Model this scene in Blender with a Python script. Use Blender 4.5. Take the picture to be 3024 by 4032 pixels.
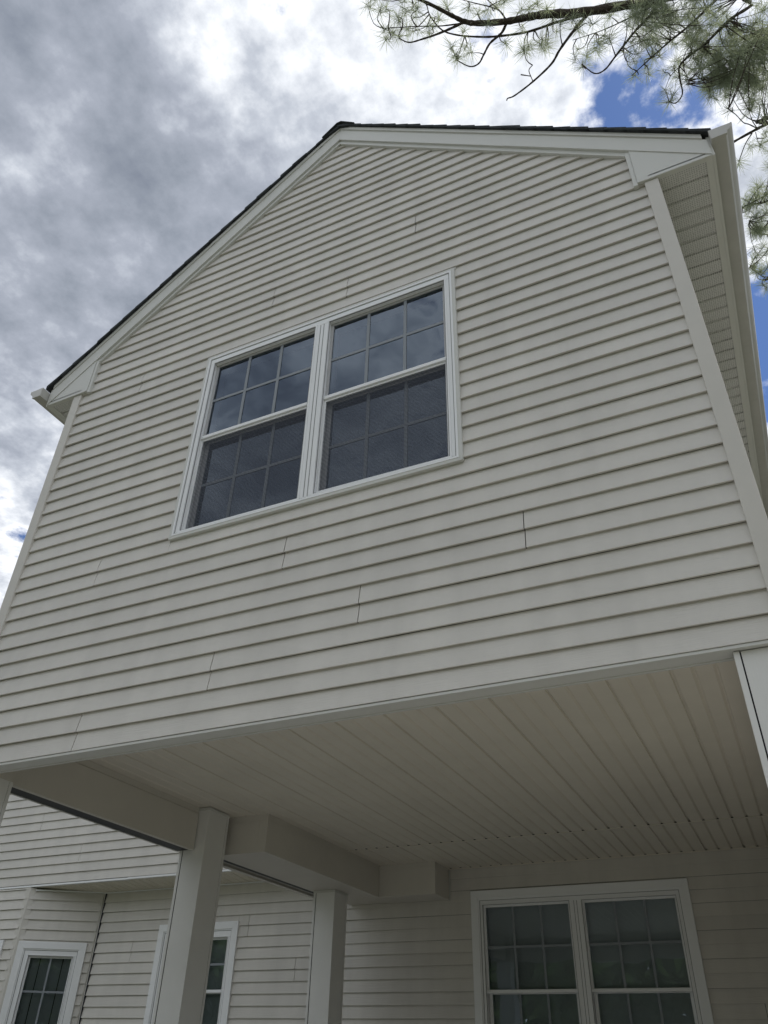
import bpy, bmesh, math, random
from mathutils import Vector, Matrix, noise as mnoise

# ------------------------------------------------------------------ scene, camera, light
scn = bpy.context.scene
for o in list(bpy.data.objects):
    bpy.data.objects.remove(o)
COL = scn.collection

CAM = Vector((0.0, -2.882, -1.2913))
ROT = Matrix(((0.90306455, 0.23278812, 0.36094890),
              (0.42889690, -0.53345908, -0.72901911),
              (0.02284448, 0.81316118, -0.58159009)))
FPX = 3071.04
cd = bpy.data.cameras.new('camera')
cam = bpy.data.objects.new('camera', cd)
COL.objects.link(cam)
cd.sensor_fit = 'HORIZONTAL'
cd.sensor_width = 36.0
cd.lens = 36.0 * FPX / 3024.0
cd.clip_start = 0.05
cd.clip_end = 2000
cam.matrix_world = Matrix.Translation(CAM) @ ROT.to_4x4()
scn.camera = cam

SUN = Vector((0.34, 0.36, 0.87)).normalized()
sd = bpy.data.lights.new('sun', 'SUN')
sd.energy = 3.4
sd.angle = math.radians(0.6)
sd.color = (1.0, 0.95, 0.87)
so = bpy.data.objects.new('sun', sd)
COL.objects.link(so)
so.rotation_euler = SUN.to_track_quat('Z', 'Y').to_euler()

vs = scn.view_settings
vs.view_transform = 'Standard'
vs.look = 'None'
vs.gamma = 1.0
vs.use_curve_mapping = False
vs.exposure = 0.28
scn.render.engine = 'CYCLES'
scn.cycles.max_bounces = 5
scn.cycles.diffuse_bounces = 3
scn.cycles.glossy_bounces = 3
scn.cycles.transmission_bounces = 4
scn.cycles.transparent_max_bounces = 6

E_ = 0.1016           # exposure of one siding course
GROUND = -2.80


def build_world():
    w = bpy.data.worlds.new('World')
    scn.world = w
    w.use_nodes = True
    nt = w.node_tree
    N, L = nt.nodes, nt.links
    N.clear()
    out = N.new('ShaderNodeOutputWorld')
    bg = N.new('ShaderNodeBackground')
    bg.inputs['Strength'].default_value = 0.1
    L.new(bg.outputs[0], out.inputs[0])
    sky = N.new('ShaderNodeTexSky')
    sky.sky_type = 'NISHITA'
    sky.sun_disc = False
    sky.sun_elevation = math.asin(SUN.z)
    sky.sun_rotation = math.atan2(SUN.x, SUN.y)
    sky.altitude = 50
    sky.dust_density = 0.3
    sky.ozone_density = 3.0
    tc = N.new('ShaderNodeTexCoord')
    sep = N.new('ShaderNodeSeparateXYZ')
    L.new(tc.outputs['Generated'], sep.inputs[0])

    def math_(op, a, b=None, c=None, clamp=False):
        m = N.new('ShaderNodeMath')
        m.operation = op
        m.use_clamp = clamp
        for i, v in enumerate((a, b, c)):
            if v is None:
                continue
            if isinstance(v, (int, float)):
                m.inputs[i].default_value = v
            else:
                L.new(v, m.inputs[i])
        return m.outputs[0]

    zz = math_('ADD', math_('MAXIMUM', sep.outputs['Z'], 0.02), 0.12)
    px = math_('DIVIDE', sep.outputs['X'], zz)
    py = math_('DIVIDE', sep.outputs['Y'], zz)
    comb = N.new('ShaderNodeCombineXYZ')
    L.new(px, comb.inputs[0])
    L.new(py, comb.inputs[1])

    def noise(scale, detail, rough, dist, off, lac=2.0):
        mp = N.new('ShaderNodeMapping')
        mp.inputs['Location'].default_value = off
        L.new(comb.outputs[0], mp.inputs['Vector'])
        n = N.new('ShaderNodeTexNoise')
        n.noise_dimensions = '2D'
        n.inputs['Scale'].default_value = scale
        n.inputs['Detail'].default_value = detail
        n.inputs['Roughness'].default_value = rough
        n.inputs['Distortion'].default_value = dist
        n.inputs['Lacunarity'].default_value = lac
        L.new(mp.outputs[0], n.inputs['Vector'])
        return n.outputs[0]

    nwx = noise(6.5, 4.0, 0.62, 0.0, (1.3, 4.4, 2.0))
    nwy = noise(6.5, 4.0, 0.62, 0.0, (7.9, 0.6, 3.0))
    wx = math_('ADD', px, math_('MULTIPLY', math_('SUBTRACT', nwx, 0.5), 0.24))
    wy = math_('ADD', py, math_('MULTIPLY', math_('SUBTRACT', nwy, 0.5), 0.24))

    def blob(cx, cy, r, inner=0.0):
        dx = math_('SUBTRACT', wx, cx)
        dy = math_('SUBTRACT', wy, cy)
        q = math_('SQRT', math_('ADD', math_('MULTIPLY', dx, dx), math_('MULTIPLY', dy, dy)))
        mr = N.new('ShaderNodeMapRange')
        mr.interpolation_type = 'SMOOTHSTEP'
        L.new(q, mr.inputs['Value'])
        mr.inputs['From Min'].default_value = r
        mr.inputs['From Max'].default_value = inner
        mr.inputs['To Min'].default_value = 0.0
        mr.inputs['To Max'].default_value = 1.0
        return mr.outputs[0]

    n1 = noise(3.0, 5.0, 0.55, 0.0, (2.4, 6.1, 0.0))      # masses
    n2 = noise(12.0, 7.0, 0.62, 0.0, (0.3, 5.2, 1.0))    # puffs and wisps
    d = math_('ADD', 0.24, 0.0)
    for cx, cy, r, inner, k in ((-0.66, 0.32, 0.80, 0.10, 0.36),      # the thick grey bank
                                (0.045, 0.525, 0.15, 0.02, -0.21),      # blue opening beside the roof
                                (0.17, 0.92, 0.28, 0.05, -0.36),
                                (-1.05, 0.62, 0.36, 0.02, -0.06),
                                (-0.335, 0.285, 0.11, 0.0, -0.18),
                                (-0.09, 0.395, 0.07, 0.0, -0.20)):
        d = math_('ADD', d, math_('MULTIPLY', blob(cx, cy, r, inner), k))
    d = math_('ADD', d, math_('MULTIPLY', math_('SUBTRACT', n1, 0.5), 1.35))
    d = math_('ADD', d, math_('MULTIPLY', math_('SUBTRACT', n2, 0.5), 0.70))
    # cloud colour by thickness: thin edges shine white, thick cores are grey
    cr = N.new('ShaderNodeValToRGB')
    el = cr.color_ramp.elements
    el[0].position, el[0].color = 0.0, (9.6, 9.9, 10.3, 1)
    el[1].position, el[1].color = 1.0, (1.7, 1.95, 2.5, 1)
    for pos, c in ((0.13, (9.6, 9.8, 10.1, 1)), (0.25, (7.3, 7.6, 8.1, 1)), (0.40, (4.9, 5.25, 5.9, 1)), (0.55, (3.45, 3.75, 4.4, 1)), (0.75, (2.55, 2.85, 3.4, 1))):
        e2 = el.new(pos)
        e2.color = c
    L.new(d, cr.inputs[0])
    cov = N.new('ShaderNodeMapRange')
    cov.interpolation_type = 'SMOOTHSTEP'
    L.new(d, cov.inputs['Value'])
    cov.inputs['From Min'].default_value = -0.05
    cov.inputs['From Max'].default_value = 0.19
    mix = N.new('ShaderNodeMix')
    mix.data_type = 'RGBA'
    L.new(cov.outputs[0], mix.inputs['Factor'])
    hs = N.new('ShaderNodeMix')
    hs.data_type = 'RGBA'
    hs.blend_type = 'MULTIPLY'
    hs.inputs['Factor'].default_value = 1.0
    L.new(sky.outputs[0], hs.inputs['A'])
    hs.inputs['B'].default_value = (0.55, 0.68, 0.90, 1)
    L.new(hs.outputs['Result'], mix.inputs['A'])
    L.new(cr.outputs[0], mix.inputs['B'])
    L.new(mix.outputs['Result'], bg.inputs['Color'])


build_world()

# ------------------------------------------------------------------ materials
MATS = {}


def material(name, base, rough=0.55, spec=0.35, bump=None, vary=0.0, mottle=None, streak=0.0, trans=0.0, metal=0.0):
    """procedural Principled material; bump = (scale xyz, strength, distance), mottle = (scale, amount)"""
    m = bpy.data.materials.new(name)
    m.use_nodes = True
    nt = m.node_tree
    N, L = nt.nodes, nt.links
    b = N['Principled BSDF']
    b.inputs['Roughness'].default_value = rough
    b.inputs['Specular IOR Level'].default_value = spec
    b.inputs['Metallic'].default_value = metal
    b.inputs['Base Color'].default_value = (*base, 1)
    tc = N.new('ShaderNodeTexCoord')
    col = None
    if mottle or vary:
        rgb = N.new('ShaderNodeRGB')
        rgb.outputs[0].default_value = (*base, 1)
        col = rgb.outputs[0]
        if mottle:
            n = N.new('ShaderNodeTexNoise')
            n.inputs['Scale'].default_value = mottle[0]
            n.inputs['Detail'].default_value = 6
            n.inputs['Roughness'].default_value = 0.65
            L.new(tc.outputs['Object'], n.inputs['Vector'])
            mr = N.new('ShaderNodeMapRange')
            mr.inputs['From Min'].default_value = 0.3
            mr.inputs['From Max'].default_value = 0.7
            mr.inputs['To Min'].default_value = 1 - mottle[1]
            mr.inputs['To Max'].default_value = 1 + mottle[1]
            L.new(n.outputs[0], mr.inputs['Value'])
            vm = N.new('ShaderNodeVectorMath')
            vm.operation = 'SCALE'
            L.new(col, vm.inputs[0])
            L.new(mr.outputs[0], vm.inputs['Scale'])
            col = vm.outputs[0]
        if streak:
            mp = N.new('ShaderNodeMapping')
            mp.inputs['Scale'].default_value = (7.0, 7.0, 0.5)
            L.new(tc.outputs['Object'], mp.inputs['Vector'])
            n = N.new('ShaderNodeTexNoise')
            n.inputs['Scale'].default_value = 1.0
            n.inputs['Detail'].default_value = 4
            L.new(mp.outputs[0], n.inputs['Vector'])
            mr = N.new('ShaderNodeMapRange')
            mr.inputs['From Min'].default_value = 0.35
            mr.inputs['From Max'].default_value = 0.75
            mr.inputs['To Min'].default_value = 1.0
            mr.inputs['To Max'].default_value = 1 - streak
            L.new(n.outputs[0], mr.inputs['Value'])
            vm = N.new('ShaderNodeVectorMath')
            vm.operation = 'SCALE'
            L.new(col, vm.inputs[0])
            L.new(mr.outputs[0], vm.inputs['Scale'])
            col = vm.outputs[0]
        if vary:
            oi = N.new('ShaderNodeObjectInfo')
            mr = N.new('ShaderNodeMapRange')
            mr.inputs['To Min'].default_value = 1 - vary
            mr.inputs['To Max'].default_value = 1 + vary
            L.new(oi.outputs['Random'], mr.inputs['Value'])
            vm = N.new('ShaderNodeVectorMath')
            vm.operation = 'SCALE'
            L.new(col, vm.inputs[0])
            L.new(mr.outputs[0], vm.inputs['Scale'])
            col = vm.outputs[0]
        L.new(col, b.inputs['Base Color'])
    if bump:
        mp = N.new('ShaderNodeMapping')
        mp.inputs['Scale'].default_value = bump[0]
        L.new(tc.outputs['Object'], mp.inputs['Vector'])
        n = N.new('ShaderNodeTexNoise')
        n.inputs['Scale'].default_value = 1.0
        n.inputs['Detail'].default_value = 5
        n.inputs['Roughness'].default_value = 0.6
        L.new(mp.outputs[0], n.inputs['Vector'])
        bp = N.new('ShaderNodeBump')
        bp.inputs['Strength'].default_value = bump[1]
        bp.inputs['Distance'].default_value = bump[2]
        L.new(n.outputs[0], bp.inputs['Height'])
        L.new(bp.outputs[0], b.inputs['Normal'])
    if trans:
        tr = N.new('ShaderNodeBsdfTranslucent')
        tr.inputs['Color'].default_value = (base[0] * 1.6, base[1] * 1.6, base[2] * 1.2, 1)
        mx = N.new('ShaderNodeMixShader')
        mx.inputs[0].default_value = trans
        L.new(b.outputs[0], mx.inputs[1])
        L.new(tr.outputs[0], mx.inputs[2])
        L.new(mx.outputs[0], N['Material Output'].inputs['Surface'])
    MATS[name] = m
    return m


material('vinyl_siding', (0.66, 0.635, 0.582), 0.5, 0.35, bump=((9, 9, 160), 0.4, 0.004), vary=0.035, mottle=(2.2, 0.05), streak=0.08)
material('trim_coil', (0.64, 0.64, 0.60), 0.45, 0.35, bump=((14, 14, 14), 0.15, 0.003), vary=0.015, mottle=(3.0, 0.025))
material('corner_vinyl', (0.63, 0.605, 0.55), 0.5, 0.35, bump=((90, 90, 8), 0.25, 0.002), mottle=(4.0, 0.03))
material('soffit_vinyl', (0.75, 0.70, 0.60), 0.5, 0.3, vary=0.02, mottle=(1.6, 0.05))
material('beam_wrap', (0.63, 0.60, 0.54), 0.5, 0.3, bump=((20, 20, 20), 0.12, 0.002), mottle=(2.2, 0.04))
material('post_vinyl', (0.76, 0.755, 0.725), 0.5, 0.35, bump=((170, 170, 7), 0.5, 0.003), mottle=(3.0, 0.03))
material('white_vinyl', (0.87, 0.88, 0.88), 0.4, 0.4, mottle=(3.0, 0.02))
material('gap_shade', (0.025, 0.025, 0.028), 0.9, 0.1)  # near-black colour standing for the shade inside narrow openings
material('near_black', (0.02, 0.022, 0.028), 0.5, 0.4)  # near-black, for strips under the beams and at the bay corner
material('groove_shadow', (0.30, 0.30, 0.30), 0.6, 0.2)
material('shaded_sash', (0.50, 0.50, 0.50), 0.45, 0.4)  # white sash with its shade greyed into the colour
material('grille', (0.26, 0.285, 0.31), 0.5, 0.3)
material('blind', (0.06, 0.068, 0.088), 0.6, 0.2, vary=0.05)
material('blind_pale', (0.72, 0.75, 0.76), 0.6, 0.2, vary=0.05)
material('cord', (0.03, 0.03, 0.03), 0.8, 0.1)
material('shingle', (0.045, 0.05, 0.052), 0.9, 0.15, bump=((300, 300, 300), 0.7, 0.004), vary=0.25, mottle=(25, 0.25))
material('gutter_metal', (0.50, 0.49, 0.455), 0.35, 0.5, mottle=(6, 0.06))
material('sheathing', (0.10, 0.10, 0.09), 0.9, 0.1)
material('concrete', (0.31, 0.305, 0.29), 0.9, 0.2, bump=((30, 30, 30), 0.3, 0.01), mottle=(3, 0.12))
material('lawn', (0.105, 0.112, 0.078), 0.9, 0.1, bump=((60, 60, 60), 0.8, 0.03), mottle=(9, 0.4))
material('bark', (0.085, 0.070, 0.058), 0.9, 0.15, bump=((60, 60, 18), 0.9, 0.02), mottle=(12, 0.35))
material('twig', (0.075, 0.058, 0.048), 0.85, 0.15, mottle=(30, 0.3))
material('needle', (0.21, 0.24, 0.185), 0.5, 0.4, vary=0.22, trans=0.5)
material('leaf', (0.11, 0.17, 0.06), 0.5, 0.35, vary=0.1, mottle=(1.5, 0.35), trans=0.4)


def perforated():
    """vented soffit vinyl: rows of punched holes"""
    m = MATS['soffit_vinyl'].copy()
    m.name = 'vented_vinyl'
    nt = m.node_tree
    N, L = nt.nodes, nt.links
    b = N['Principled BSDF']
    src = b.inputs['Base Color'].links[0].from_socket
    for q in N:
        if q.type == 'RGB':
            q.outputs[0].default_value = (0.68, 0.675, 0.65, 1)
    tc = N.new('ShaderNodeTexCoord')
    mp = N.new('ShaderNodeMapping')
    mp.inputs['Scale'].default_value = (1 / 0.0125, 1 / 0.0125, 1)
    L.new(tc.outputs['Object'], mp.inputs['Vector'])
    vo = N.new('ShaderNodeTexVoronoi')
    vo.voronoi_dimensions = '2D'
    vo.inputs['Scale'].default_value = 1.0
    vo.inputs['Randomness'].default_value = 0.25
    L.new(mp.outputs[0], vo.inputs['Vector'])
    lt = N.new('ShaderNodeMath')
    lt.operation = 'LESS_THAN'
    lt.inputs[1].default_value = 0.30
    L.new(vo.outputs['Distance'], lt.inputs[0])
    mx = N.new('ShaderNodeMix')
    mx.data_type = 'RGBA'
    L.new(lt.outputs[0], mx.inputs['Factor'])
    L.new(src, mx.inputs['A'])
    mx.inputs['B'].default_value = (0.40, 0.395, 0.38, 1)
    L.new(mx.outputs['Result'], b.inputs['Base Color'])
    MATS['vented_vinyl'] = m


perforated()


def glass():
    m = bpy.data.materials.new('window_glass')
    m.use_nodes = True
    nt = m.node_tree
    N, L = nt.nodes, nt.links
    N.remove(N['Principled BSDF'])
    fr = N.new('ShaderNodeFresnel')
    fr.inputs['IOR'].default_value = 2.05
    tc = N.new('ShaderNodeTexCoord')
    n = N.new('ShaderNodeTexNoise')
    n.inputs['Scale'].default_value = 2.2
    n.inputs['Detail'].default_value = 1
    L.new(tc.outputs['Object'], n.inputs['Vector'])
    bp = N.new('ShaderNodeBump')
    bp.inputs['Strength'].default_value = 0.16
    bp.inputs['Distance'].default_value = 0.02
    L.new(n.outputs[0], bp.inputs['Height'])
    gl = N.new('ShaderNodeBsdfGlossy')
    gl.inputs['Roughness'].default_value = 0.0
    gl.inputs['Color'].default_value = (0.70, 0.83, 1.0, 1)
    L.new(bp.outputs[0], gl.inputs['Normal'])
    tr = N.new('ShaderNodeBsdfTransparent')
    tr.inputs['Color'].default_value = (0.86, 0.91, 0.91, 1)
    mx = N.new('ShaderNodeMixShader')
    L.new(fr.outputs[0], mx.inputs[0])
    L.new(tr.outputs[0], mx.inputs[1])
    L.new(gl.outputs[0], mx.inputs[2])
    L.new(mx.outputs[0], N['Material Output'].inputs['Surface'])
    MATS['window_glass'] = m


glass()


def screen_cloth():
    m = bpy.data.materials.new('insect_screen')
    m.use_nodes = True
    nt = m.node_tree
    N, L = nt.nodes, nt.links
    b = N['Principled BSDF']
    b.inputs['Base Color'].default_value = (0.065, 0.075, 0.10, 1)
    b.inputs['Roughness'].default_value = 0.7
    tc = N.new('ShaderNodeTexCoord')
    mp = N.new('ShaderNodeMapping')
    mp.inputs['Scale'].default_value = (6, 6, 5)
    L.new(tc.outputs['Object'], mp.inputs['Vector'])
    wv = N.new('ShaderNodeTexWave')
    wv.wave_type = 'BANDS'
    wv.bands_direction = 'DIAGONAL'
    wv.inputs['Scale'].default_value = 4.0
    wv.inputs['Distortion'].default_value = 5.0
    wv.inputs['Detail'].default_value = 1.0
    L.new(mp.outputs[0], wv.inputs['Vector'])
    mr = N.new('ShaderNodeMapRange')
    mr.inputs['To Min'].default_value = 0.36
    mr.inputs['To Max'].default_value = 0.50
    L.new(wv.outputs['Fac'], mr.inputs['Value'])
    tr = N.new('ShaderNodeBsdfTransparent')
    mx = N.new('ShaderNodeMixShader')
    L.new(mr.outputs[0], mx.inputs[0])
    L.new(tr.outputs[0], mx.inputs[1])
    L.new(b.outputs[0], mx.inputs[2])
    L.new(mx.outputs[0], N['Material Output'].inputs['Surface'])
    MATS['insect_screen'] = m


screen_cloth()

# ------------------------------------------------------------------ mesh helpers


class MB:
    """collects geometry in local frame (s, o, z): s along the wall, o outwards, z up"""

    def __init__(self, O=(0, 0), d=(1, 0), n=(0, -1)):
        self.v, self.f = [], []
        self.O, self.d, self.n = O, d, n

    def p(self, s, o, z):
        self.v.append((self.O[0] + s * self.d[0] + o * self.n[0], self.O[1] + s * self.d[1] + o * self.n[1], z))
        return len(self.v) - 1

    def quad(self, a, b, c, d):
        self.f.append((a, b, c, d))

    def box(self, s0, s1, o0, o1, z0, z1):
        i = [self.p(s, o, z) for s in (s0, s1) for o in (o0, o1) for z in (z0, z1)]
        for q in ((0, 1, 3, 2), (4, 6, 7, 5), (0, 4, 5, 1), (2, 3, 7, 6), (0, 2, 6, 4), (1, 5, 7, 3)):
            self.f.append(tuple(i[k] for k in q))
        return self

    def prism(self, poly, o0, o1):
        """polygon in (s, z) extruded from o0 to o1"""
        a = [self.p(s, o0, z) for s, z in poly]
        b = [self.p(s, o1, z) for s, z in poly]
        n = len(poly)
        self.f.append(tuple(a))
        self.f.append(tuple(reversed(b)))
        for k in range(n):
            self.f.append((a[k], b[k], b[(k + 1) % n], a[(k + 1) % n]))
        return self

    def frame(self, s0, s1, z0, z1, w, o0, o1):
        """mitred rectangular ring"""
        for q in (((s0, z0), (s1, z0), (s1 - w, z0 + w), (s0 + w, z0 + w)),
                  ((s0, z1), (s0 + w, z1 - w), (s1 - w, z1 - w), (s1, z1)),
                  ((s0, z0), (s0 + w, z0 + w), (s0 + w, z1 - w), (s0, z1)),
                  ((s1, z0), (s1, z1), (s1 - w, z1 - w), (s1 - w, z0 + w))):
            self.prism(q, o0, o1)
        return self

    def build(self, name, mat, parent=None, smooth=False, bevel=0.0, recalc=True):
        me = bpy.data.meshes.new(name)
        me.from_pydata(self.v, [], self.f)
        bm = bmesh.new()
        bm.from_mesh(me)
        if recalc:
            bmesh.ops.recalc_face_normals(bm, faces=bm.faces)
        bm.to_mesh(me)
        bm.free()
        me.materials.append(MATS[mat])
        if smooth:
            me.polygons.foreach_set('use_smooth', [True] * len(me.polygons))
        o = bpy.data.objects.new(name, me)
        COL.objects.link(o)
        if parent is not None:
            attach(o, parent)
        if bevel:
            md = o.modifiers.new('bevel', 'BEVEL')
            md.width = bevel
            md.segments = 2
            md.limit_method = 'ANGLE'
        return o


def attach(o, parent):
    o.parent = parent
    base = Vector((0, 0, 0))
    p = parent
    while p is not None:
        base += p.location
        p = p.parent
    o.location = -base


def tag(o, label=None, cat=None, group=None, kind=None):
    if label:
        o['label'] = label
    if cat:
        o['category'] = cat
    if group:
        o['group'] = group
    if kind:
        o['kind'] = kind
    return o


def empty(name, loc):
    o = bpy.data.objects.new(name, None)
    o.location = loc
    o.empty_display_size = 0.3
    COL.objects.link(o)
    return o


# ------------------------------------------------------------------ ground
g = MB()
R = 900
g.f.append((g.p(-R, R, GROUND), g.p(R, R, GROUND), g.p(R, -R, GROUND), g.p(-R, -R, GROUND)))
tag(g.build('ground', 'lawn'), 'wide green lawn around the house', None, kind='structure')
g = MB()
g.box(-5.6, 1.6, -4.7, 5.2, GROUND - 0.1, GROUND + 0.05)  # unseen slab, carried forward into the sun to bounce light up
tag(g.build('patio', 'concrete'), 'unseen concrete patio slab under the porch, lengthened forward to bounce light', None, kind='structure')

# ------------------------------------------------------------------ house
house = empty('house', (-1.9, 0.0, GROUND))
tag(house, 'beige vinyl sided two storey house with gabled upper room over a porch', 'house')

CX = -1.913          # centre line of the gable
SL = 0.816           # roof pitch
ZB = 4.856           # lower edge of the rake fascia at the apex
HALF = 2.454
XL, XR = -4.10, 0.247
ZS = 2.853           # eave soffit level


def rake(x):
    return ZB - SL * abs(x - CX)


def siding(parent, fr, z0, npan, s_left, s_right, joints=None, holes=(), mat='vinyl_siding', seed=0, zmax=99.0):
    """double-course vinyl siding panels; fr = (O, d, n); s_left/s_right are functions of z"""
    joints = joints or {}
    rnd = random.Random(seed)
    D = 0.0175
    for j in range(npan):
        zp = z0 + 2 * j * E_
        if zp >= zmax:
            break
        zt = zp + 2 * E_
        # breakpoints along the wall
        lo = min(s_left(zp), s_left(min(zt, zmax)))
        hi = max(s_right(zp), s_right(min(zt, zmax)))
        if hi - lo < 0.03:
            continue
        cuts = [lo] + [c for c in joints.get(j, []) if lo + .05 < c < hi - .05] + [hi]
        runs = []
        for a, b, k in zip(cuts[:-1], cuts[1:], range(len(cuts))):
            # whole-height openings split a run in two
            segs = [(a, b)]
            for (hs0, hs1, hz0, hz1) in holes:
                if hz0 <= zp and hz1 >= zt:
                    ns = []
                    for (u, v) in segs:
                        if hs1 <= u or hs0 >= v:
                            ns.append((u, v))
                        else:
                            if hs0 > u:
                                ns.append((u, hs0))
                            if hs1 < v:
                                ns.append((hs1, v))
                    segs = ns
            for (u, v) in segs:
                runs.append((u, v, k))
        for (a, b, k) in runs:
            m = MB(*fr)
            off = -0.0008 * k + rnd.uniform(-.0004, .0004)
            if a in joints.get(j, []):
                a = a + 0.0044        # visible end of the lapped panel
            ph = rnd.uniform(0, 100)
            # stations
            st = {a, b}
            n = max(2, int((b - a) / 0.35))
            for i in range(1, n):
                st.add(a + (b - a) * i / n)
            for (hs0, hs1, hz0, hz1) in holes:
                for h in (hs0, hs1):
                    if a < h < b:
                        st.add(h)
            st = sorted(st)
            for c in range(2):
                zb = zp + c * E_
                if c == 0:
                    prof = [(-0.010, 0.0085), (0.001, 0.0030), (0.0166, 0.0), (D, 0.0022), (0.0022, E_)]
                else:
                    prof = [(0.0016, 0.0025), (0.0166, 0.0), (D, 0.0018), (0.0022, E_ + .002)]
                for s0, s1 in zip(st[:-1], st[1:]):
                    if s1 - s0 < 1e-4:
                        continue
                    mid = (s0 + s1) / 2
                    zlo, zhi = zb - 1, min(zb + 1, zmax)
                    for (hs0, hs1, hz0, hz1) in holes:
                        if hs0 < mid < hs1 and hz1 > zb and hz0 < zb + E_:
                            if hz0 <= zb and hz1 >= zb + E_:
                                zlo, zhi = 1, -1
                            elif hz0 > zb:
                                zhi = hz0
                            else:
                                zlo = hz1
                    if zhi <= zlo:
                        continue
                    pts = []
                    for (o, dz) in prof:
                        pts.append((o, min(max(zb + dz, zlo), zhi)))
                    ring = []
                    for s in (s0, s1):
                        wv = mnoise.noise(Vector((s * 1.3 + ph, c * 3.1 + j * 7.7, seed))) * 0.0020
                        wz = mnoise.noise(Vector((s * 0.9 + ph, c * 5.3 + j * 2.7, seed + 9.1))) * 0.0018
                        row = []
                        for (o, z) in pts:
                            ss = min(max(s, s_left(z)), s_right(z))
                            oo = o + (wv + off if o > 0.003 else 0)
                            zz = z + (wz if zlo < z < zhi else 0)
                            row.append(m.p(ss, oo, zz))
                        ring.append(row)
                    for i in range(len(pts) - 1):
                        m.quad(ring[0][i], ring[1][i], ring[1][i + 1], ring[0][i + 1])
                    # thin returned edge at the panel ends
                    for s, row in ((s0, ring[0]), (s1, ring[1])):
                        if abs(s - a) < 1e-5 or abs(s - b) < 1e-5:
                            back = []
                            for (o, z) in pts:
                                ss = min(max(s, s_left(z)), s_right(z))
                                back.append(m.p(ss, o - 0.008, z))
                            for i in range(len(pts) - 1):
                                m.quad(row[i], row[i + 1], back[i + 1], back[i])
            if m.f:
                m.build('siding_panel', mat, parent)


# ---- gable wall of the projecting upper room (plane y = 0 is the front of the laps)
WALL_Y = 0.0135
fr0 = ((0, WALL_Y), (1, 0), (0, -1))
b = MB()
zt_ = lambda x: rake(x) + 0.16
b.prism([(XL + .03, 0.33), (XR - .03, 0.33), (XR - .03, zt_(XR - .03)), (CX, zt_(CX)), (XL + .03, zt_(XL + .03))], -0.30, -0.20)
gable = b.build('gable_wall', 'sheathing', house)
joints0 = {0: [-3.18], 1: [-2.37], 2: [-1.55], 3: [-0.72], 4: [-2.01], 5: [-3.35], 13: [-3.43], 14: [-1.75], 15: [-2.35], 16: [-1.255]}


def sl0(z):
    if z < 2.9:
        return -4.07
    return max(-3.985, CX - (ZB + 0.02 - z) / SL) if z < ZB + .02 else CX


def sr0(z):
    if z < 2.9:
        return 0.22
    return min(0.145, CX + (ZB + 0.02 - z) / SL) if z < ZB + .02 else CX


WIN = (-2.826, -0.990, 1.199, 2.722)
siding(gable, fr0, 0.0, 25, sl0, sr0, joints0, [(WIN[0] + .008, WIN[1] - .008, WIN[2] + .008, WIN[3] - .008)], seed=1, zmax=ZB + 0.02)

# corner boards
for (a, c, side) in ((0.172, XR, 1), (XL, -4.022, -1)):
    m = MB()
    m.box(a, c, -0.02, 0.012, -0.004, 2.847)
    if side > 0:
        m.box(c - .012, c - 0.0005, -0.09, -0.02, -0.004, 2.847)
    else:
        m.box(a + .0005, a + .012, -0.09, -0.02, -0.004, 2.847)
    m.build('corner_board', 'corner_vinyl', house, bevel=0.003)

# rake fascia, drip edge, J trim, eave returns
YF = 0.028


def band(x0, x1, lo, hi):
    return [(x0, rake(x0) + lo), (x1, rake(x1) + lo), (x1, rake(x1) + hi), (x0, rake(x0) + hi)]


m = MB(); m.prism(band(CX + .0005, -0.55, 0, .144), -0.02, YF); m.build('rake_fascia', 'trim_coil', house)
m = MB(); m.prism(band(-0.60, CX + HALF, 0.0005, .1435), -0.02, YF + .0015); m.build('rake_fascia', 'trim_coil', house)
m = MB(); m.prism(band(CX - HALF, -3.30, 0.0005, .1435), -0.02, YF + .0015); m.build('rake_fascia', 'trim_coil', house)
m = MB(); m.prism(band(-3.34, CX - .0005, 0, .144), -0.02, YF); m.build('rake_fascia', 'trim_coil', house)
for (x0, x1, dx) in ((CX + .0005, CX + .10, 0), (CX + .09, CX + HALF - .02, .0012), (CX - HALF + .02, -3.0, 0), (-3.04, -2.07, .0012), (-2.1, CX - .0005, 0)):
    m = MB(); m.prism(band(x0, x1, .1445, .182), -0.02, YF + .009 + dx); m.build('drip_edge', 'trim_coil', house)
for sgn in (1, -1):
    jx = CX + sgn * 2.030
    a, c = sorted((CX + sgn * .0005, jx))
    m = MB(); m.prism(band(a, c, -.047, .020), -0.01, .0135); m.prism(band(a, c, -.047, -.040), .0134, .0165); m.build('rake_channel', 'trim_coil', house)
    m = MB(); a, c = sorted((jx - sgn * .004, jx + sgn * .022)); m.box(a, c, -.01, .0165, ZS - .014, rake(jx) - .004); m.box(min(a, c) + (.004 if sgn < 0 else 0), max(a, c) - (.004 if sgn > 0 else 0), .0164, .0195, ZS - .016, rake(jx) - .03); m.build('return_channel', 'trim_coil', house)
    # triangular return panel
    m = MB()
    a, c = jx + sgn * .021, CX + sgn * (HALF - .003)
    m.prism([(a, ZS), (c, ZS), (c, rake(c) - .0003), (a, rake(a) - .0003)], -0.0, YF - .004)
    m.build('eave_return', 'trim_coil', house)

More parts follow.
